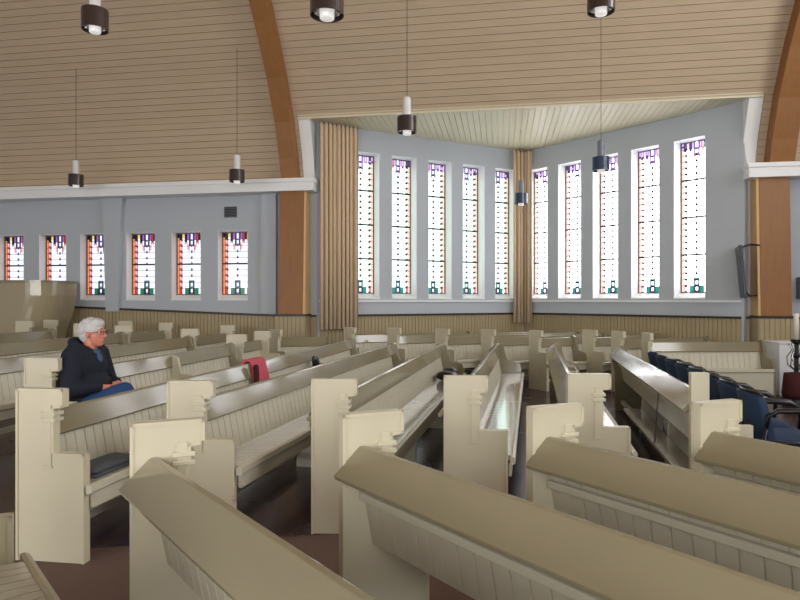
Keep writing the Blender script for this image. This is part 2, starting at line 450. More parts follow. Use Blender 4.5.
strip(W, SL, .08, .28, .375, 4.80, 4.98, ROOFBACK); strip(W, 8.02, SR, .28, .375, 4.80, 4.98, ROOFBACK)  # unseen strips added behind the roof seam to stop light leaking in
wainscot(W, .21, .33, lambda s: 1.165, 'wall_left_end_boarding'); wainscot(W, 7.70, 7.93, lambda s: 1.165, 'wall_right_end_boarding')
# pilaster on the left wall
mb = MB()
mb.prism([(-4.08, 3.5), (-3.62, 3.5), (-3.66, 3.0), (-3.72, 1.25), (-3.98, 1.25), (-4.04, 3.0)], lambda p: W(p[0], 0, p[1]), lambda p: W(p[0], .12, p[1]))
struct(mb, 'trim_%d' % tn, WALL); tn += 1
strip(W, -.74, -.45, 0, .10, 1.22, 3.5, WALL)
# unseen rest of the room; its glowing windows are invented as fill light
BACK_FILL = [(-8.5+2.6*k, -6.7+2.6*k, 1.0, 3.3) for k in range(7)]
def PB(s, t, z): return W(s, TB-t, z)
struct(wall_mesh(PB, 0, 3.9, BACK_FILL, SL, SR, .3), 'wall_back', WALL)
FILL_GLOW = glow('daylit_clear_glass', (.99, .985, .98, 1), 9.6)  # main fill light of the room, put into invented window panes
for a, b, za, zb in BACK_FILL:
    mb = MB(); f_ = .05
    for A, B, Z0, Z1 in ((a, a+f_, za, zb), (b-f_, b, za, zb), (a, b, za, za+f_), (a, b, zb-f_, zb), ((a+b)/2-.02, (a+b)/2+.02, za, zb)):
        vs = [PB(s, t, z) for s in (A, B) for t in (-.2, -.14) for z in (Z0, Z1)]
        mb.add(vs, [(0,1,3,2),(4,6,7,5),(0,4,5,1),(2,3,7,6),(0,2,6,4),(1,5,7,3)])
    fo = struct(mb, 'window_%d' % wn, WHITE); wn += 1  # frame of an added, unseen back window that carries the fill glow
    g = MB(); g.add([PB(a, -.17, za), PB(b, -.17, za), PB(b, -.17, zb), PB(a, -.17, zb)], [(0, 1, 2, 3)]); g.build('window_glass', FILL_GLOW, fo)
for nm, s in (('wall_side_left', SL), ('wall_side_right', SR)):
    mb = MB(); pts = [(0, -.1)]+[(t, z+.1) for t, z in prof]+[(TB-t, z+.1) for t, z in prof[::-1][1:]]+[(TB, -.1)]
    d = -.2 if s < 0 else .2
    # invented tall window panels on the unseen right gable, glowing as extra fill
    mb.prism(pts, lambda p: W(s, p[0], p[1]), lambda p: W(s+d, p[0], p[1])); struct(mb, nm, WALL)
    for k in (range(3) if s > 0 else ()):
        a = 4.2+2.4*k; fo_ = MB(); g = MB(); q = [(a, 3.6), (a+1.3, 3.6), (a+1.3, 7.2), (a, 7.2)]
        i_ = -1 if s > 0 else 1
        g.prism(q, lambda p: W(s+i_*.03, p[0], p[1]), lambda p: W(s+i_*.035, p[0], p[1]))
        for A, B, Z0, Z1 in ((a-.06, a, 3.54, 7.26), (a+1.3, a+1.36, 3.54, 7.26), (a, a+1.3, 3.54, 3.6), (a, a+1.3, 7.2, 7.26)):
            vs = [W(s+i_*x, t, z) for x in (0, .06) for t in (A, B) for z in (Z0, Z1)]
            fo_.add(vs, [(0,1,3,2),(4,6,7,5),(0,4,5,1),(2,3,7,6),(0,2,6,4),(1,5,7,3)])
        if roof_z(a) < 7.5 or roof_z(a+1.3) < 7.5: continue
        fo = struct(fo_, 'window_%d' % wn, WHITE); wn += 1  # frame of an added gable window, out of view
        g.build('window_glass', FILL_GLOW, fo)

# ------------------------------------------------------------------ small wall things
def wbox(P, s0, s1, t0, t1, z0, z1, o):
    inv = Vector(o)
    mb = MB(); vs = [Vector(P(s, t, z))-inv for s in (s0, s1) for t in (t0, t1) for z in (z0, z1)]
    return mb.add(vs, [(0,1,3,2),(4,6,7,5),(0,4,5,1),(2,3,7,6),(0,2,6,4),(1,5,7,3)])
v = empty('wall_vent', W(-1.4, 0, 3.2), label='small grey louvred vent high on the left wall above the windows', cat='vent')
l0 = v.location
wbox(W, -1.53, -1.27, 0, .015, 3.08, 3.29, l0).build('backing', GREY, v)
m = MB()
for k in range(6):
    q = wbox(W, -1.51, -1.29, .015, .03, 3.10+k*.031, 3.115+k*.031, l0); m.add(q.v, q.f)
m.build('louvre', BLACK, v)
q = wbox(W, -.80, -.76, .0, .025, 1.75, 2.35, W(-.78, 0, 2)); o = q.build('wall_strip', CREAM); o.location = W(-.78, 0, 2)
tag(o, 'thin upright cream strip on the left wall just left of the timber arch', 'wall strip')

# television on a bracket at the right arch
tvp = W(7.70, .36, 1.94)
tv = empty('wall_screen', tvp, math.radians(-24), label='black flat screen turned edge-on beside the right timber arch', cat='screen')
MB().box(-.045, .0, -.34, .34, -.43, .43).build('screen_casing', BLACK, tv, bevel=.008)
MB().box(-.05, -.046, -.32, .32, -.41, .41).build('screen_glass', BLACK, tv)
tv.rotation_euler.y = math.radians(-5)
MB().tube([(0, .1, .3), (.04, .12, .42), (.16, .14, .45), (.30, .14, .42)], .016).build('bracket', BLACK, tv)
MB().tube([(0, .1, -.3), (.08, .12, -.4), (.24, .14, -.4)], .014).build('bracket', BLACK, tv)
q = wbox(W, 8.66, 8.92, 0, .14, 1.50, 1.86, W(8.8, 0, 1.6)); o = q.build('wall_speaker', GREY, bevel=.01); o.location = W(8.8, 0, 1.6)
tag(o, 'grey speaker box on the wall right of the right timber arch', 'speaker')

# curtains -----------------------------------------------------------
def curtain(path, ztop, zbot, label, folds):
    """path: list of (point, normal) in plan"""
    P = [Vector((x, y)) for x, y in path]; d = [0]
    for a, b in zip(P, P[1:]): d.append(d[-1]+(b-a).length)
    c0 = P[0]; r = empty('curtain', (c0.x, c0.y, zbot), label=label, cat='curtain', group='tan curtains of the bay')
    n = folds*12; outer = []; rnd = random.Random(len(label)); ph = [rnd.uniform(.45, 1.4) for _ in range(folds+1)]
    levels = [ztop, ztop-.08, (ztop+zbot)/2, zbot]
    vs = []; fs = []
    for li, z in enumerate(levels):
        for i in range(n+1):
            L_ = d[-1]*i/n; k = 0
            while k < len(d)-2 and d[k+1] < L_: k += 1
            t = (L_-d[k])/(d[k+1]-d[k]); p = P[k].lerp(P[k+1], t); e = (P[k+1]-P[k]).normalized(); nn = Vector((-e.y, e.x))
            if nn.y > 0: nn = -nn
            amp = .042*ph[int(i/12) % len(ph)]*(.55, .8, 1, 1.1)[li]
            q = p+nn*(amp*math.sin(2*PI*i/12))-e*(.012*math.sin(4*PI*i/12))-c0
            vs.append((q.x, q.y, z-zbot))
    for l in range(3):
        for i in range(n): a = l*(n+1)+i; fs.append((a, a+1, a+n+2, a+n+1))
    mb = MB(); mb.add(vs, fs); o = mb.build('curtain_cloth', CURT, r, smooth=True)
    sm = o.modifiers.new('s', 'SOLIDIFY'); sm.thickness = .006
    mb = MB(); mb.tube([(*(p-c0), ztop-zbot-.01) for p in P], .014, 8); mb.build('curtain_rail', GREY, r)
a = PL(4.94, .20, 0); b = PL(4.16, .16, 0)
curtain([a[:2], b[:2]], BZ-.03, .93, 'wide tan pleated curtain hanging at the left end of the bay', 9)
curtain([PL(.42, .13, 0)[:2], PL(.1, .12, 0)[:2], PR(.28, .12, 0)[:2]], BZ-.03, .98, 'narrow tan curtain hanging in the corner between the two rows of bay windows', 5)

# pendant lamps -------------------------------------------------------
def pendant(u, v, Y, top_z, label, blue=False, dia=.262):
    X = (u-400)/620*Y; z = 1.48+(300-v)*Y/620
    r = empty('pendant_lamp', (X, Y, z), label=label, cat='pendant lamp', group='pendant lamps')
    R = dia/2; h = .205
    MB().lathe([(R-.008, 0.02), (R, .02), (R, .02+h), (R*.35, .03+h), (R*.35, .02+h-.01), (R-.008, .02+h-.012), (R-.008, .02)]).build('lamp_shade', BLUEM if blue else BROWNM, r, smooth=False)
    MB().lathe([(R-.02, .05), (R-.04, .12), (.065, .16), (.065, .15), (R-.05, .11), (R-.02, .05)]).build('reflector', CHROME, r, smooth=True)
    MB().lathe([(0, -.012), (.05, -.01), (.056, -.004), (.056, .16), (0, .16)]).build('diffuser', LAMPW, r, smooth=True)
    MB().lathe([(0, h+.02), (.055, h+.02), (.055, h+.27), (.04, h+.285), (0, h+.285)]).build('lamp_tube', GREYT if blue else TUBEM, r, smooth=False)
    MB().tube([(0, 0, h+.28), (0, 0, top_z-z)], .0032, 6).build('cable', BLACK, r)
def tz(u, Y):
    X = (u-400)/620*Y; t = (Vector((X, Y))-O2).dot(N2); return roof_z(t)-.02
pendant(95, 32, 6.4, tz(95, 6.4), 'brown drum pendant lamp at the top left, cut by the top edge of the photo')
pendant(327, 18, 4.8, tz(327, 4.8), 'largest brown drum pendant lamp at the top, right of the left timber arch')
pendant(601, 14, 6.0, tz(601, 6), 'brown drum pendant lamp at the top of the photo, above the right bay windows')
pendant(407, 134, 8.3, tz(407, 8.3), 'brown drum pendant lamp hanging before the left bay windows just right of the wide curtain')
pendant(76, 187, 11.45, tz(76, 11.45), 'small brown pendant lamp over the left wall windows, leftmost of the lamps')
pendant(237, 183, 10.85, tz(237, 10.85), 'small brown pendant lamp over the left wall windows, next to the left timber arch')
pendant(601, 172, 9.6, tz(601, 9.6), 'dark blue drum pendant lamp hanging on a long cable before the right bay windows', True)
pendant(521, 205, 12.2, BZ-.0, 'smallest dark blue pendant lamp in front of the corner curtain', True)

# ------------------------------------------------------------------ pews
def make_pew(S, ang, L, label, group, sgn=1, pang=None, seat_back=.14, leg_step=1.75, tall_far=False, z0=None, closed=False, rim=True, narrow=False, short=False):
    """S: back foot of the near end panel; ang: facing direction (degrees); pew runs along sgn*local y"""
    A = math.radians(ang); pang = ang if pang is None else pang; rel = math.radians(pang-ang); k = math.tan(rel)
    zz = gz(S[0]) if z0 is None else z0
    r = empty('pew', (S[0], S[1], zz), A, label=label, cat='pew', group=group)
    def run(mb, pts, y0, y1, sk=True, mi=0):
        mb.prism(pts, lambda p: (p[0], (p[0]*k if sk else 0)+sgn*y0, p[1]), lambda p: (p[0], sgn*y1, p[1]), mi)
    th = .045
    # end panel
    P = [(0, 0), (0, .98), (.29, .98), (.29, .875), (.235, .87), (.235, .62), (.42, .62), (.42, 0)]
    if short: P = [(0, 0), (0, .98), (.28, .98), (.28, .875), (.255, .87), (.255, 0)]
    if narrow: P = [(0, 0), (0, .98), (.125, .98), (.125, .62), (.42, .62), (.42, 0)]; rim = False
    mb = MB(); mb.prism(P, lambda p: (p[0], -sgn*th, p[1]), lambda p: (p[0], 0, p[1]))
    ep = mb.build('end_panel', CREAM, r, bevel=.004); ep.rotation_euler = (0, 0, rel)
    if rim:
        mb = MB()
        for side, y0, y1 in ((0, -th-.006, -th), (1, 0, .006)):
            for (a, b) in zip(P, P[1:]):
                dx, dz = b[0]-a[0], b[1]-a[1]; l = math.hypot(dx, dz); nx, nz = dz/l*.014, -dx/l*.014
                q = [a, b, (b[0]+nx, b[1]+nz), (a[0]+nx, a[1]+nz)]
                mb.prism(q, lambda p: (p[0], sgn*y0, p[1]), lambda p: (p[0], sgn*y1, p[1]))
        mb.build('edge_bead', CREAM, ep)
        mb = MB()
        for y0, y1 in ((-th-.009, -th), (0, .009)):
            ya, yb = sorted((sgn*y0, sgn*y1)); e = .006
            mb.box(.178, .222, ya, yb, .55, .89)
            mb.box(.172, .228, ya, yb, .535, .55)
        for y0, y1 in ((-th-.018, -th), (0, .018)):
            ya, yb = sorted((sgn*y0, sgn*y1))
            mb.box(.160, .25, ya, yb, .795, .815); mb.box(.160, .25, ya, yb, .83, .85)
        mb.box(.235, .25, -th if sgn > 0 else 0, 0 if sgn > 0 else th, .795, .815); mb.box(.235, .25, -th if sgn > 0 else 0, 0 if sgn > 0 else th, .83, .85)
        mb.build('pilaster', CREAM, ep, bevel=.003)
    # backrest boarding
    mb = MB()
    def bp(z, off): x = .145-(z-.40)/.4*.075; return (x+off, z)
    zb = .40
    run(mb, [bp(zb, -.008), bp(zb, .008), bp(.80, .008), bp(.80, -.008)], 0, L)
    st = .086; n = int((L-.06)/st)
    for i in range(n):
        y0 = .03+i*st+.004; y1 = .03+(i+1)*st-.004
        q = [bp(zb+.004, -.014), bp(zb+.004, .014), bp(.80, .014), bp(.80, -.014)]
        mb.prism(q, lambda p: (p[0], sgn*y0+p[0]*k*max(0, 1-i/6), p[1]), lambda p: (p[0], sgn*y1+p[0]*k*max(0, 1-(i+1)/6), p[1]))
    mb.build('backrest', BEAD, r)
    # top rail, front
    mb = MB(); run(mb, [(.085, .832), (.105, .828), (.142, .695), (.135, .685), (.11, .69)], 0, L)
    mb.build('top_rail', KHAKI, r)
    # book board
    mb = MB(); run(mb, [(.098, .838), (.108, .824), (.095, .812), (-.018, .700), (-.034, .702), (-.040, .720), (-.028, .732), (.075, .836)], -.0 if sgn > 0 else -.0, L)
    mb.build('book_board', KHAKI, r, bevel=.003)
    mb = MB(); run(mb, [(.10, .645), (.062, .641), (.064, .606), (.105, .594)], .02, L-.01)
    mb.build('rear_rail', BEAD, r, bevel=.003)
    # seat
    mb = MB(); run(mb, [(seat_back, .415), (seat_back, .430), (.44, .430), (.44, .415)], 0, L)
    for i in range(n):
        y0 = .03+i*st+.004; y1 = .03+(i+1)*st-.004
        q = [(seat_back, .430), (seat_back, .438), (.44, .442), (.44, .430)]
        mb.prism(q, lambda p: (p[0], sgn*y0+p[0]*k*max(0, 1-i/6), p[1]), lambda p: (p[0], sgn*y1+p[0]*k*max(0, 1-(i+1)/6), p[1]))
    mb.build('seat', SEAT, r)
    mb = MB(); run(mb, [(.435, .40), (.435, .446), (.45, .452), (.468, .444), (.47, .41), (.455, .398)], -.05, L)
    mb.build('seat_edge', BEAD, r)
    mb = MB(); run(mb, [(.425, .0 if closed else .31), (.445, .0 if closed else .31), (.445, .40), (.425, .40)], 0, L)
    mb.build('apron', BEAD, r)
    m = max(1, int(L/leg_step))
    for j in range(1, m+1):
        y = sgn*(L*j/(m+1) if m > 1 else L*.55)
        mb = MB(); mb.prism([(.12, 0), (.15, .41), (.42, .41), (.42, .31), (.37, .26), (.36, 0)], lambda p: (p[0], y-.02, p[1]), lambda p: (p[0], y+.02, p[1]))
        mb.build('leg', BEAD, r)
    mb = MB(); run(mb, [(.10, .10), (.14, .10), (.14, .15), (.10, .15)], .02, L-.01); mb.build('foot_rail', BEAD, r)
    # far end
    if tall_far: F = [(0, 0), (0, .98), (.27, .98), (.27, .875), (.235, .87), (.235, .62), (.42, .62), (.42, 0)]
    else: F = [(.03, 0), (.03, .5), (-.02, .70), (-.03, .76), (.06, .85), (.13, .868), (.175, .84), (.20, .72), (.235, .62), (.40, .58), (.43, .5), (.43, 0)]
    mb = MB(); mb.prism(F, lambda p: (p[0], sgn*L, p[1]), lambda p: (p[0], sgn*(L+th), p[1])); mb.build('far_panel', CREAM if tall_far else KHAKI, r, bevel=.003)
    return r

G0 = 'pews nearest the camera'
make_pew((-1.93, 2.30), 41, 1.25, 'cream pew at the bottom left corner, only its end and seat in view', G0, -1, 24)
make_pew((-1.09, 2.50), 38, 4.2, 'pew seen from behind at the bottom left, book board cut by the bottom edge', G0, -1, 24)
make_pew((-.25, 2.70), 37, 4.2, 'pew seen from behind in the bottom middle with a long khaki book board', G0, -1, 24)
make_pew((.615, 2.88), 35, 4.2, 'pew seen from behind at the bottom right, its groove-boarded back running off the right edge', G0, -1, 22)
make_pew((1.45, 3.0), 32, 3.6, 'pew seen from behind at the right edge, next to the nearest blue chair', G0, -1, 22, short=True)
G1 = 'pews in the middle block'
make_pew((-2.17, 3.56), -11, 6.6, 'long pew with a tall cream end at the left, in front of the grey-haired person', G1, 1, -8)
make_pew((-1.44, 3.88), -13.5, 5.2, 'pew with slatted shiny seat, third tall end from the left, second row before the person', G1, 1, -2)
make_pew((-.56, 3.97), -12, 5.0, 'pew in the middle with its tall cream end standing beside the bottom middle book board', G1, 1, -2)
make_pew((.29, 4.13), -12, 4.9, 'short-looking pew in the centre seen almost end-on, its grey seat running to the bay', G1, 1, -2)
make_pew((1.14, 4.25), -12, 4.7, 'pew right of centre with a thin bright book board and a paper on its seat', G1, 1, -2)
e_ = make_pew((2.0, 4.30), -12, 4.1, 'pew seen from behind right of centre, shiny book board beside the row of blue chairs', G1, 1, -2, narrow=True)
mb = MB(); mb.box(-.05, .13, .02, 2.75, .235, .26); mb.build('low_shelf', SEAT, e_)
MB().tube([(.06, 1.35, .66), (-.04, 1.0, .26)], .006, 8).build('brace', GREY, e_)
p0 = make_pew((-3.08, 5.13), -10, 3.5, 'pew on which the grey-haired person in the navy jacket sits', G1, 1, -3)
mb = MB(); mb.prism([(.13, .46), (.13, .82), (.20, .80), (.24, .62), (.40, .60), (.42, .46)], lambda p: (p[0], 2.0, p[1]), lambda p: (p[0], 2.035, p[1])); mb.build('divider', CREAM, p0, bevel=.003)
make_pew((-4.26, 4.80), -10, 4.9, 'long pew directly behind the seated person, crossing the left edge of the photo', G1, 1, -3)
make_pew((-5.40, 5.40), -10, 4.6, 'long pew two rows behind the seated person, shiny band at the left edge', G1, 1, -3)
make_pew((-6.55, 6.00), -10, 4.2, 'furthest back long pew at the left edge, below the beige parapet', G1, 1, -3)
G2 = 'short pews below the left wall windows'
for (x, y, l_, lab) in ((-2.50, 8.98, 1.0, 'short pew under the left wall, rightmost before the timber arch'),
                    (-3.50, 9.95, 1.4, 'short pew under the left wall below the second window from the arch'),
                    (-4.67, 10.2, 1.3, 'short pew under the left wall just right of the seated person\'s face'),
                    (-5.45, 10.4, 1.2, 'short pew under the left wall mostly hidden by the seated person\'s head'),
                    (-6.45, 10.45, .6, 'short pew at the far left, in front of the beige parapet')):
    make_pew((x, y), -9, l_, lab, G2, 1, -3, tall_far=True)
G3 = 'pews in the far block before the bay'
far = [((-2.20, 10.62), -75, .95, -40, 'small far pew against the left arch base'),
       ((-1.00, 11.45), -63, 2.6, -45, 'far pew nearest the wide tan curtain'),
       ((-.19, 11.20), -63, 3.2, -42, 'far pew below the second and third left bay windows'),
       ((.65, 10.92), -62, 3.2, -42, 'far pew whose tall end rises behind the black coat'),
       ((1.42, 10.65), -62, 2.7, -48, 'far pew with its end below the fifth left bay window'),
       ((2.20, 10.40), -58, .85, -60, 'short far pew, its tall end reaching the floor below the corner curtain'),
       ((3.15, 10.60), -58, 1.75, -58, 'far pew with a tall plain end below the second right bay window'),
       ((3.47, 10.08), -70, 1.8, -70, 'far pew below the third right bay window, second from the front'),
       ]
for S, a, L, pa, lab in far: make_pew(S, a, L, 'cream and khaki '+lab, G3, 1, pa, rim=True)
make_pew((3.80, 9.62), -88, 1.75, 'front pew of the far block with a closed seat front, beside the white plinth', G3, 1, -88, closed=True)

# ------------------------------------------------------------------ things lying on the pews
def on_pew(name, S, ang, along, x, z, label, cat, group=None):
    A = math.radians(ang); X = S[0]+x*math.cos(A)-along*math.sin(A)*1; Y = S[1]+x*math.sin(A)+along*math.cos(A)
    return empty(name, (X, Y, gz(S[0])+z), A, label=label, cat=cat, group=group)
# pink garment over the second middle pew
r = on_pew('draped_jacket', (-2.19, 3.56), -11, 3.0, 0, 0, 'pink-red jacket hung over the back of the long pew right of the seated person', 'jacket')
mb = MB(); path = [(-.075, .60), (-.07, .715), (.03, .81), (.085, .852), (.125, .845), (.165, .70), (.19, .53)]
n = 14; vs = []; fs = []
for j, (x, z) in enumerate(path):
    for i in range(n+1):
        y = -.17+.34*i/n; w = .008*math.sin(i*1.7+j*.6)
        vs.append((x+w*(1 if j > 3 else -1)+.0, y+.02*math.sin(j), z+abs(w)*.6))
for j in range(len(path)-1):
    for i in range(n): a = j*(n+1)+i; fs.append((a, a+1, a+n+2, a+n+1))
mb.add(vs, fs); o = mb.build('jacket_body', RED, r, smooth=True); q = o.modifiers.new('s', 'SOLIDIFY'); q.thickness = .02; q.offset = 1
mb = MB()
mb.cap((.20, -.19, .80), (.22, -.20, .55), .03, .024); mb.build('dark_sleeve', DRED, r, smooth=True)
def remesh(o, v=.008, it=3):
    m = o.modifiers.new('r', 'REMESH'); m.mode = 'VOXEL'; m.voxel_size = v; m.use_smooth_shade = True
    if it: q = o.modifiers.new('s', 'SMOOTH'); q.iterations = it; q.factor = .5
def soft(name, S, ang, along, x, z, label, cat, blobs, m, sub=None):
    r = on_pew(name, S, ang, along, x, z, label, cat)
    mb = MB()
    for c, rr in blobs: mb.ell(c, rr)
    o = mb.build('cloth_bundle' if cat != 'bag' else 'bag_body', m, r, smooth=True); remesh(o, .012)
    return r
r = soft('small_bag', (-2.19, 3.56), -11, 4.55, .25, .44, 'small black bag with a red scarf beside it, beyond the pink jacket', 'bag', [((0, 0, .10), (.07, .10, .10)), ((-.01, .02, .2), (.05, .07, .12)), ((-.02, -.04, .27), (.03, .04, .06))], BLACK)
mb = MB(); mb.ell((.03, .12, .12), (.06, .10, .10)).ell((.0, .2, .1), (.06, .07, .07)); o = mb.build('red_scarf', RED, r, smooth=True); remesh(o, .012)
r = soft('folded_coat', (-.56, 3.97), -12, 4.2, .30, .45, 'black folded coat lying at the far end of a centre pew seat', 'coat', [((0, 0, .05), (.14, .22, .06)), ((.02, .14, .08), (.1, .12, .07)), ((.0, -.14, .07), (.12, .1, .06))], BLACK)
r = soft('small_pouch', (-1.44, 3.88), -13.5, 1.62, .33, .44, 'tiny black pouch on the shiny slatted seat, beside the middle pew end', 'pouch', [((0, 0, .04), (.05, .07, .04)), ((0.01, .03, .07), (.03, .04, .03))], BLACK)
# folded blanket on the nearest long pew
r = on_pew('seat_cushion', (-2.19, 3.56), -11, .36, .29, .445, 'slate grey folded cushion on the seat of the long pew, beside its cream end', 'cushion')
mb = MB()
for k, (a, b, h) in enumerate(((.12, .24, .0), (.11, .22, .02))):
    n = 14
    for s_ in (0,):
        vs = []; fs = []
        for j in range(n+1):
            for i in range(n+1):
                u, v_ = i/n*2-1, j/n*2-1
                vs.append((a*u, b*v_, h+.004+.022*(1-u**6)*(1-v_**6)*(1+.15*math.sin(5*u+3*v_+k))))
        for j in range(n+1):
            for i in range(n+1): vs.append((a*(i/n*2-1), b*(j/n*2-1), h))
        q = (n+1)**2
        for j in range(n):
            for i in range(n):
                A_ = j*(n+1)+i; fs.append((A_, A_+1, A_+n+2, A_+n+1)); fs.append((A_+q, A_+n+1+q, A_+n+2+q, A_+1+q))
        mb.add(vs, fs)
mb.build('cushion_body', SLATE, r, smooth=True)
r = on_pew('paper_booklet', (1.14, 4.25), -12, 4.15, .30, .444, 'pale pink paper booklet on the pew seat right of centre', 'booklet')
MB().box(-.1, .1, -.15, .15, 0, .006).build('cover', PAPER, r); MB().box(-.095, .095, -.148, .148, .006, .011).build('pages', WAX, r)

# ------------------------------------------------------------------ blue armchairs
def make_chair():
    r = empty('armchair', (0, 0, 0))
    # back: curved padded shell, facing +x
    def shell(x0, x1, m, name, w, z0, z1, bev=0):
        mb = MB(); n = 12; mz = 6; vs = []; fs = []
        for side in (0, 1):
            for j in range(mz+1):
                z = z0+(z1-z0)*j/mz
                for i in range(n+1):
                    u = i/n*2-1; hw = w*.93*(1-.10*(j/mz)**3-.05*(1-j/mz)); y = hw*u
                    x = (x0 if side == 0 else x1)+.06*u*u-.16*((z-z0)/(z1-z0))*.55
                    vs.append((x, y, z-(.03*u**4 if j == mz else 0)))
        q = (n+1)*(mz+1)
        for j in range(mz):
            for i in range(n):
                a = j*(n+1)+i; fs.append((a, a+1, a+n+2, a+n+1)); fs.append((a+q, a+n+1+q, a+n+2+q, a+1+q))
        for i in range(n):
            a = i; fs.append((a, a+q, a+1+q, a+1)); a = mz*(n+1)+i; fs.append((a, a+1, a+1+q, a+q))
        for j in range(mz):
            a = j*(n+1); fs.append((a, a+n+1, a+n+1+q, a+q)); a += n; fs.append((a, a+q, a+n+1+q, a+n+1))
        mb.add(vs, fs); return mb.build(name, m, r, smooth=True, bevel=.01)
    shell(-.2, -.14, NAVY, 'backrest', .225, .38, .775)
    rim = [(-.165-.088+.06*u*u, .20*u, .785-.02*u**4) for u in [i/10*2-1 for i in range(11)]]
    MB().tube(rim, .012, 8).build('back_rim', BLACK, r, smooth=True)
    mb = MB(); n = 10; vs = []; fs = []
    for j in range(n+1):
        for i in range(n+1):
            u, v_ = i/n*2-1, j/n*2-1; vs.append((  .03+.23*u, .215*v_, .43+.035*(1-u**6)*(1-v_**6)))
    for j in range(n+1):
        for i in range(n+1): vs.append((.03+.23*(i/n*2-1), .215*(j/n*2-1), .40))
    q = (n+1)**2
    for j in range(n):
        for i in range(n): a = j*(n+1)+i; fs.append((a, a+1, a+n+2, a+n+1)); fs.append((a+q, a+n+1+q, a+n+2+q, a+1+q))
    for i in range(n):
        fs += [(i, i+q, i+1+q, i+1), (n*(n+1)+i, n*(n+1)+i+1, n*(n+1)+i+1+q, n*(n+1)+i+q)]
        a = i*(n+1); fs.append((a, a+n+1, a+n+1+q, a+q)); a += n; fs.append((a, a+q, a+n+1+q, a+n+1))
    mb.add(vs, fs); mb.build('seat', NAVY, r, smooth=True)
    for s_ in (-1, 1):
        y = .226*s_
        arm = [(-.17, y*.93, .52), (-.16, y, .62), (-.10, y, .655), (.05, y, .66), (.18, y, .65), (.245, y, .61), (.26, y, .54), (.25, y, .44)]
        MB().tube(arm, [.014, .016, .02, .022, .022, .019, .015, .013], 10).build('armrest', BLACK, r, smooth=True)
        MB().tube([(-.2, y, .42), (.0, y, .42), (.25, y, .42)], .014, 8).build('side_rail', BLACK, r, smooth=True)
        MB().tube([(.25, y, .44), (.27, y, .0)], .013, 8).build('leg', BLACK, r, smooth=True)
        MB().tube([(-.17, y*.93, .54), (-.22, y, .25), (-.27, y, .0)], .013, 8).build('leg', BLACK, r, smooth=True)
    MB().box(-.18, .24, -.22, .22, .385, .40).build('seat_pan', BLACK, r)
    return r
ch = make_chair()
nth = ['furthest from the camera of the row', 'second furthest of the row', 'third furthest of the row', 'fourth furthest of the row',
       'fourth nearest of the row', 'third nearest of the row, behind the cream pew end', 'second nearest of the row, beside the nearest chair', 'nearest and largest of the row, arms in full view']
for k in range(8):
    o = ch if k == 0 else copy_tree(ch)
    t = k/7; Y = 8.30-3.50*t; X = 3.62-.69*t
    o.location = (X, Y, 0); o.rotation_euler = (0, 0, math.radians(-9))
    tag(o, 'navy blue upholstered armchair, '+nth[k], 'armchair', 'navy armchairs beside the pews')

# ------------------------------------------------------------------ right side: plinth, candle stand, parapet
pl = empty('plinth', (6.08, 9.72, 0), math.radians(-5), label='white painted plinth at the foot of the right timber arch', cat='plinth')
MB().box(-.20, .24, -.15, .3, 0, .80).build('plinth_body', WHITE, pl, bevel=.012)
MB().box(-.22, .26, -.17, .32, .80, .83).build('plinth_top', WHITE, pl, bevel=.008)
cs_ = empty('candle_stand', (5.83, 9.12, 0), label='tall white candle on a dark wrought stand at the right edge', cat='candle stand')
MB().lathe([(0, .0), (.2, 0), (.2, .03), (.06, .08), (.03, .16), (.03, .62), (.055, .66), (.03, .7), (.03, .82), (.07, .86), (.075, .9), (0, .9)], 20).build('stand', BLACK, cs_, smooth=False)
mb = MB()
for k in range(6):
    a = k*PI/3
    mb.tube([(.03*math.cos(a), .03*math.sin(a), .45), (.11*math.cos(a+.3), .11*math.sin(a+.3), .52), (.12*math.cos(a+.5), .12*math.sin(a+.5), .64), (.06*math.cos(a+.6), .06*math.sin(a+.6), .74), (.1*math.cos(a+.7), .1*math.sin(a+.7), .84)], .009, 6)
mb.build('scrollwork', CHROME, cs_, smooth=True)
MB().lathe([(0, .895), (.035, .895), (.035, 1.27), (.02, 1.285), (0, 1.285)], 18).build('candle', WAX, cs_, smooth=True)
MB().lathe([(.045, .10), (.17, .03), (.19, .10), (.16, .40), (.05, .42)], 24).build('red_cloth_skirt', DRED, cs_, smooth=True)

# beige curved parapet at the left
pr_ = empty('parapet', (-7.13, 11.25, gz(-6.3)), math.radians(-3), label='smooth beige curved gallery parapet under the left wall windows at the left edge', cat='parapet')
mb = MB(); levels = [(0, .40), (.75, .2), (1.0, .1), (1.2, .04), (1.42, .0), (1.66, 0)]
def ring(off, grow=0):
    pts = [(-3.2, -.02-grow)]
    R = .45
    for i in range(9):
        a = -PI/2+PI/2*i/8; pts.append((.8-off-R+(R+grow)*math.cos(a), .43+(R+grow)*math.sin(a)))
    pts += [(.8-off+grow, .85), (-3.2, .85)]
    return pts
R_ = [[(x, y, z) for x, y in ring(o_)] for z, o_ in levels]; n = len(R_[0])
vs = [p for q in R_ for p in q]; fs = [tuple(range(n)), tuple(range((len(R_)-1)*n, len(R_)*n))]
for j in range(len(R_)-1):
    for i in range(n): fs.append((j*n+i, j*n+(i+1) % n, (j+1)*n+(i+1) % n, (j+1)*n+i))
mb.add(vs, fs); mb.build('parapet_panel', PARAP, pr_)
mb = MB(); q = ring(0, .03); mb.prism(q, lambda p: (p[0], p[1], 1.66), lambda p: (p[0], p[1], 1.70)); mb.build('parapet_cap', KHAKI, pr_)

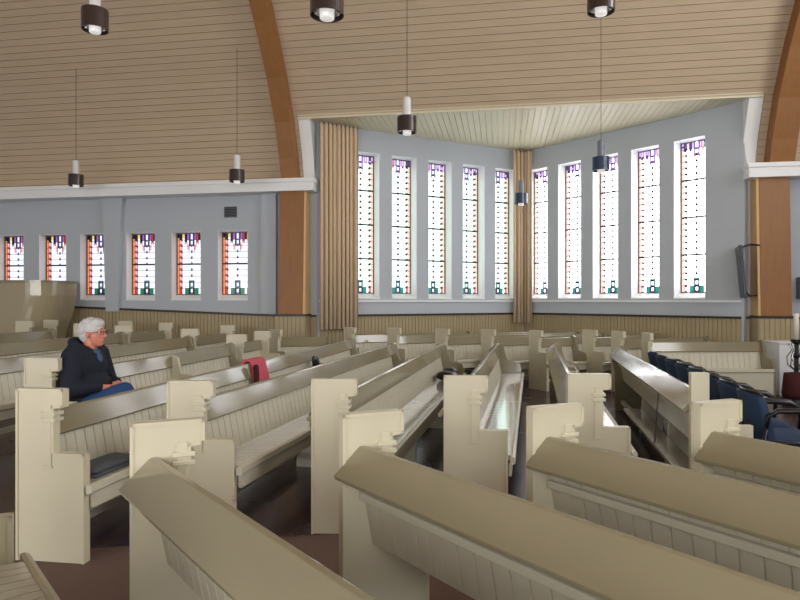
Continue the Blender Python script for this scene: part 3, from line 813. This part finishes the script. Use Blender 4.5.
# ------------------------------------------------------------------ the seated person
A0 = math.radians(-8)
PX = on_pew('person', (-3.08, 5.13), -10, .33, 0, 0, 'grey-haired person in a navy jacket and blue jeans sitting sideways, looking right', 'person')
PX.rotation_euler = (0, 0, A0); PX.location.x -= .03; PX.location.z -= .02
def V(*a): return Vector(a)
LEG = {1: (V(.76, .13, .58), V(.74, .13, .09), V(.90, .14, .045)), -1: (V(.71, -.05, .70), V(.88, .08, .33), V(1.01, .09, .27))}
hc = V(.385, 0, 1.185)
body = MB()
Ry = Matrix.Rotation(math.radians(6), 3, 'Y')       # face a little lower/forward
def H(x, y, z): return hc+V(x, y, z)
body.ell(H(-.012, 0, .03), (.096, .076, .092)); body.ell(H(.03, 0, -.03), (.066, .062, .085)); body.ell(H(.055, 0, -.088), (.036, .036, .026))
body.ell(H(.045, 0, -.06), (.05, .05, .04)); body.ell(H(.088, 0, .028), (.012, .05, .012))
body.cap(H(.09, 0, .015), H(.112, 0, -.022), .009, .014); body.ell(H(.104, .011, -.026), (.01, .008, .007)); body.ell(H(.104, -.011, -.026), (.01, .008, .007))
body.ell(H(.088, 0, -.052), (.012, .022, .006)); body.ell(H(.086, 0, -.064), (.012, .019, .006))
for s_ in (-1, 1):
    body.ell(H(-.005, s_*.076, -.008), (.019, .009, .032)); body.ell(H(.06, s_*.036, -.022), (.024, .022, .024))
body.cap(H(-.015, 0, -.06), V(.34, 0, 1.02), .058, .064)
body.ell((.33, 0, .86), (.13, .17, .20)); body.ell((.34, 0, .66), (.14, .17, .16)); body.ell((.32, 0, .54), (.14, .18, .10))
for s_ in (-1, 1):
    sh = V(.32, s_*.18, 1.0); el = V(.36, s_*.255, .74); wr = V(.53, s_*.12, .735)
    body.cap(V(.33, s_*.06, 1.02), sh, .055, .055); body.cap(sh, el, .05, .042); body.cap(el, wr, .042, .028)
    hip = V(.33, s_*.10, .55); kn, an, toe = LEG[s_]
    body.cap(hip, kn, .085, .055); body.cap(kn, an, .055, .036); body.cap(an, toe, .036, .03)
    # hand: palm resting on the thigh, folded towards the other hand
    pc = V(.57, s_*.075, .735+(.012 if s_ > 0 else -.004)); d = V(.55, -s_*.75, -.12).normalized(); w_ = V(.75, s_*.55, .0).normalized(); up = V(0, 0, 1)
    body.cap(wr, pc, .026, .024)
    for f_ in range(4):
        off = w_*(-.03+.02*f_); body.cap(pc+off*.6, pc+off+d*.045, .015, .012)
        l = (.034, .042, .038, .028)[f_]; a = pc+off+d*.045; b = a+(d*.9-up*.25).normalized()*l; c = b+(d*.5-up*.8).normalized()*l*.7
        body.cap(a, b, .0095, .0088); body.cap(b, c, .0088, .0075)
    a = pc-w_*.02+up*.005; b = a-w_*.022+d*.03+up*.008; body.cap(a, b, .012, .010); body.cap(b, b+d*.03+w_*.002, .010, .0085)
bo = body.build('body', SKIN, PX, smooth=True); remesh(bo, .0055, 2)
# hair
mb = MB(); rnd = random.Random(3)
mb.ell(H(-.022, 0, .045), (.106, .086, .092)); mb.ell(H(-.058, 0, .0), (.068, .080, .085)); mb.ell(H(.025, 0, .085), (.07, .07, .05)); mb.ell(H(-.05, 0, -.045), (.05, .06, .05))
for i in range(70):
    ph = rnd.uniform(0, 2*PI); th = rnd.uniform(.0, 1.9)
    x, y, z = math.sin(th)*math.cos(ph), math.sin(th)*math.sin(ph), math.cos(th)
    if x > .35 and z < .55: continue
    c = H(-.022+.100*x, .082*y, .04+.09*z); t_ = V(-.3*abs(z)-.2, y*.4, -.5)*.03
    mb.cap(c, c+t_, .014, .008)
ho = mb.build('hair', HAIR, PX, smooth=True); remesh(ho, .006, 1)
# face details
for s_ in (-1, 1):
    MB().ell(H(.079, s_*.030, .008), (.012, .013, .010)).build('eye', WHITE, PX, smooth=True)
    MB().ell(H(.0885, s_*.030, .008), (.004, .006, .006)).build('pupil', BLACK, PX, smooth=True)
    MB().cap(H(.088, s_*.015, .028), H(.080, s_*.048, .027), .004, .003).build('eyebrow', HAIR, PX, smooth=True)
mb = MB()
for s_ in (-1, 1):
    loop = [H(.104, s_*.032+.022*math.cos(2*PI*k/16), .006+.017*math.sin(2*PI*k/16)) for k in range(16)]
    mb.tube(loop, .0022, 6, closed=True); mb.tube([H(.104, s_*.054, .01), H(.06, s_*.076, .01), H(-.01, s_*.084, .008)], .002, 6)
mb.tube([H(.104, -.01, .01), H(.108, 0, .013), H(.104, .01, .01)], .002, 6)
mb.build('glasses', BLACK, PX, smooth=True)
# jacket
mb = MB()
mb.ell((.32, 0, .90), (.15, .205, .185)); mb.ell((.34, 0, .72), (.165, .205, .19)); mb.ell((.345, 0, .58), (.165, .205, .12)); mb.ell((.30, 0, 1.01), (.12, .19, .085))
for s_ in (-1, 1):
    sh = V(.315, s_*.185, .995); el = V(.355, s_*.275, .73); wr = V(.515, s_*.135, .742)
    mb.cap(sh, el, .088, .074); mb.cap(el, wr, .074, .048); mb.cap(V(.32, s_*.07, 1.02), sh, .075, .085)
jo = mb.build('jacket', JACKET, PX, smooth=True); remesh(jo, .010, 3)
mb = MB()
for i in range(15):
    a = math.radians(50+260*i/14); c = V(.325+.095*math.cos(a)-.02, .10*math.sin(a), 1.075-.045*math.cos(a)*1.0)
    mb.ell(c, (.040, .040, .036))
mb.ell((.215, 0, 1.05), (.06, .10, .055)); mb.ell((.22, 0, 1.0), (.055, .12, .07))
jh = mb.build('hood', JACKET, PX, smooth=True); remesh(jh, .009, 3)
mb = MB(); mb.ell((.365, 0, 1.01), (.075, .085, .05)); mb.ell((.40, 0, .96), (.07, .06, .07)); so = mb.build('shirt', SHIRT, PX, smooth=True)
mb = MB()
for s_ in (-1, 1):
    hip = V(.33, s_*.10, .555); kn, an, toe = LEG[s_]; an = an.lerp(kn, .07)
    mb.cap(hip, kn, .105, .075); mb.cap(kn, an, .073, .056)
mb.ell((.31, 0, .545), (.14, .19, .105)); to = mb.build('trousers', JEANS, PX, smooth=True); remesh(to, .010, 3)
for s_ in (-1, 1):
    kn, an, toe = LEG[s_]; mb = MB(); mb.cap(an-V(.01, 0, .035), toe, .05, .042); mb.ell(an, (.045, .042, .06))
    q = mb.build('shoe', SHOE, PX, smooth=True); remesh(q, .009, 2)

# ------------------------------------------------------------------ world and view
w = bpy.data.worlds.new('world'); bpy.context.scene.world = w; w.use_nodes = True
w.node_tree.nodes['Background'].inputs[0].default_value = (.75, .85, 1, 1); w.node_tree.nodes['Background'].inputs[1].default_value = .3
sc = bpy.context.scene
sc.view_settings.view_transform = 'Standard'; sc.view_settings.look = 'None'; sc.view_settings.gamma = 1; sc.view_settings.exposure = 0.1
sc.view_settings.use_curve_mapping = False
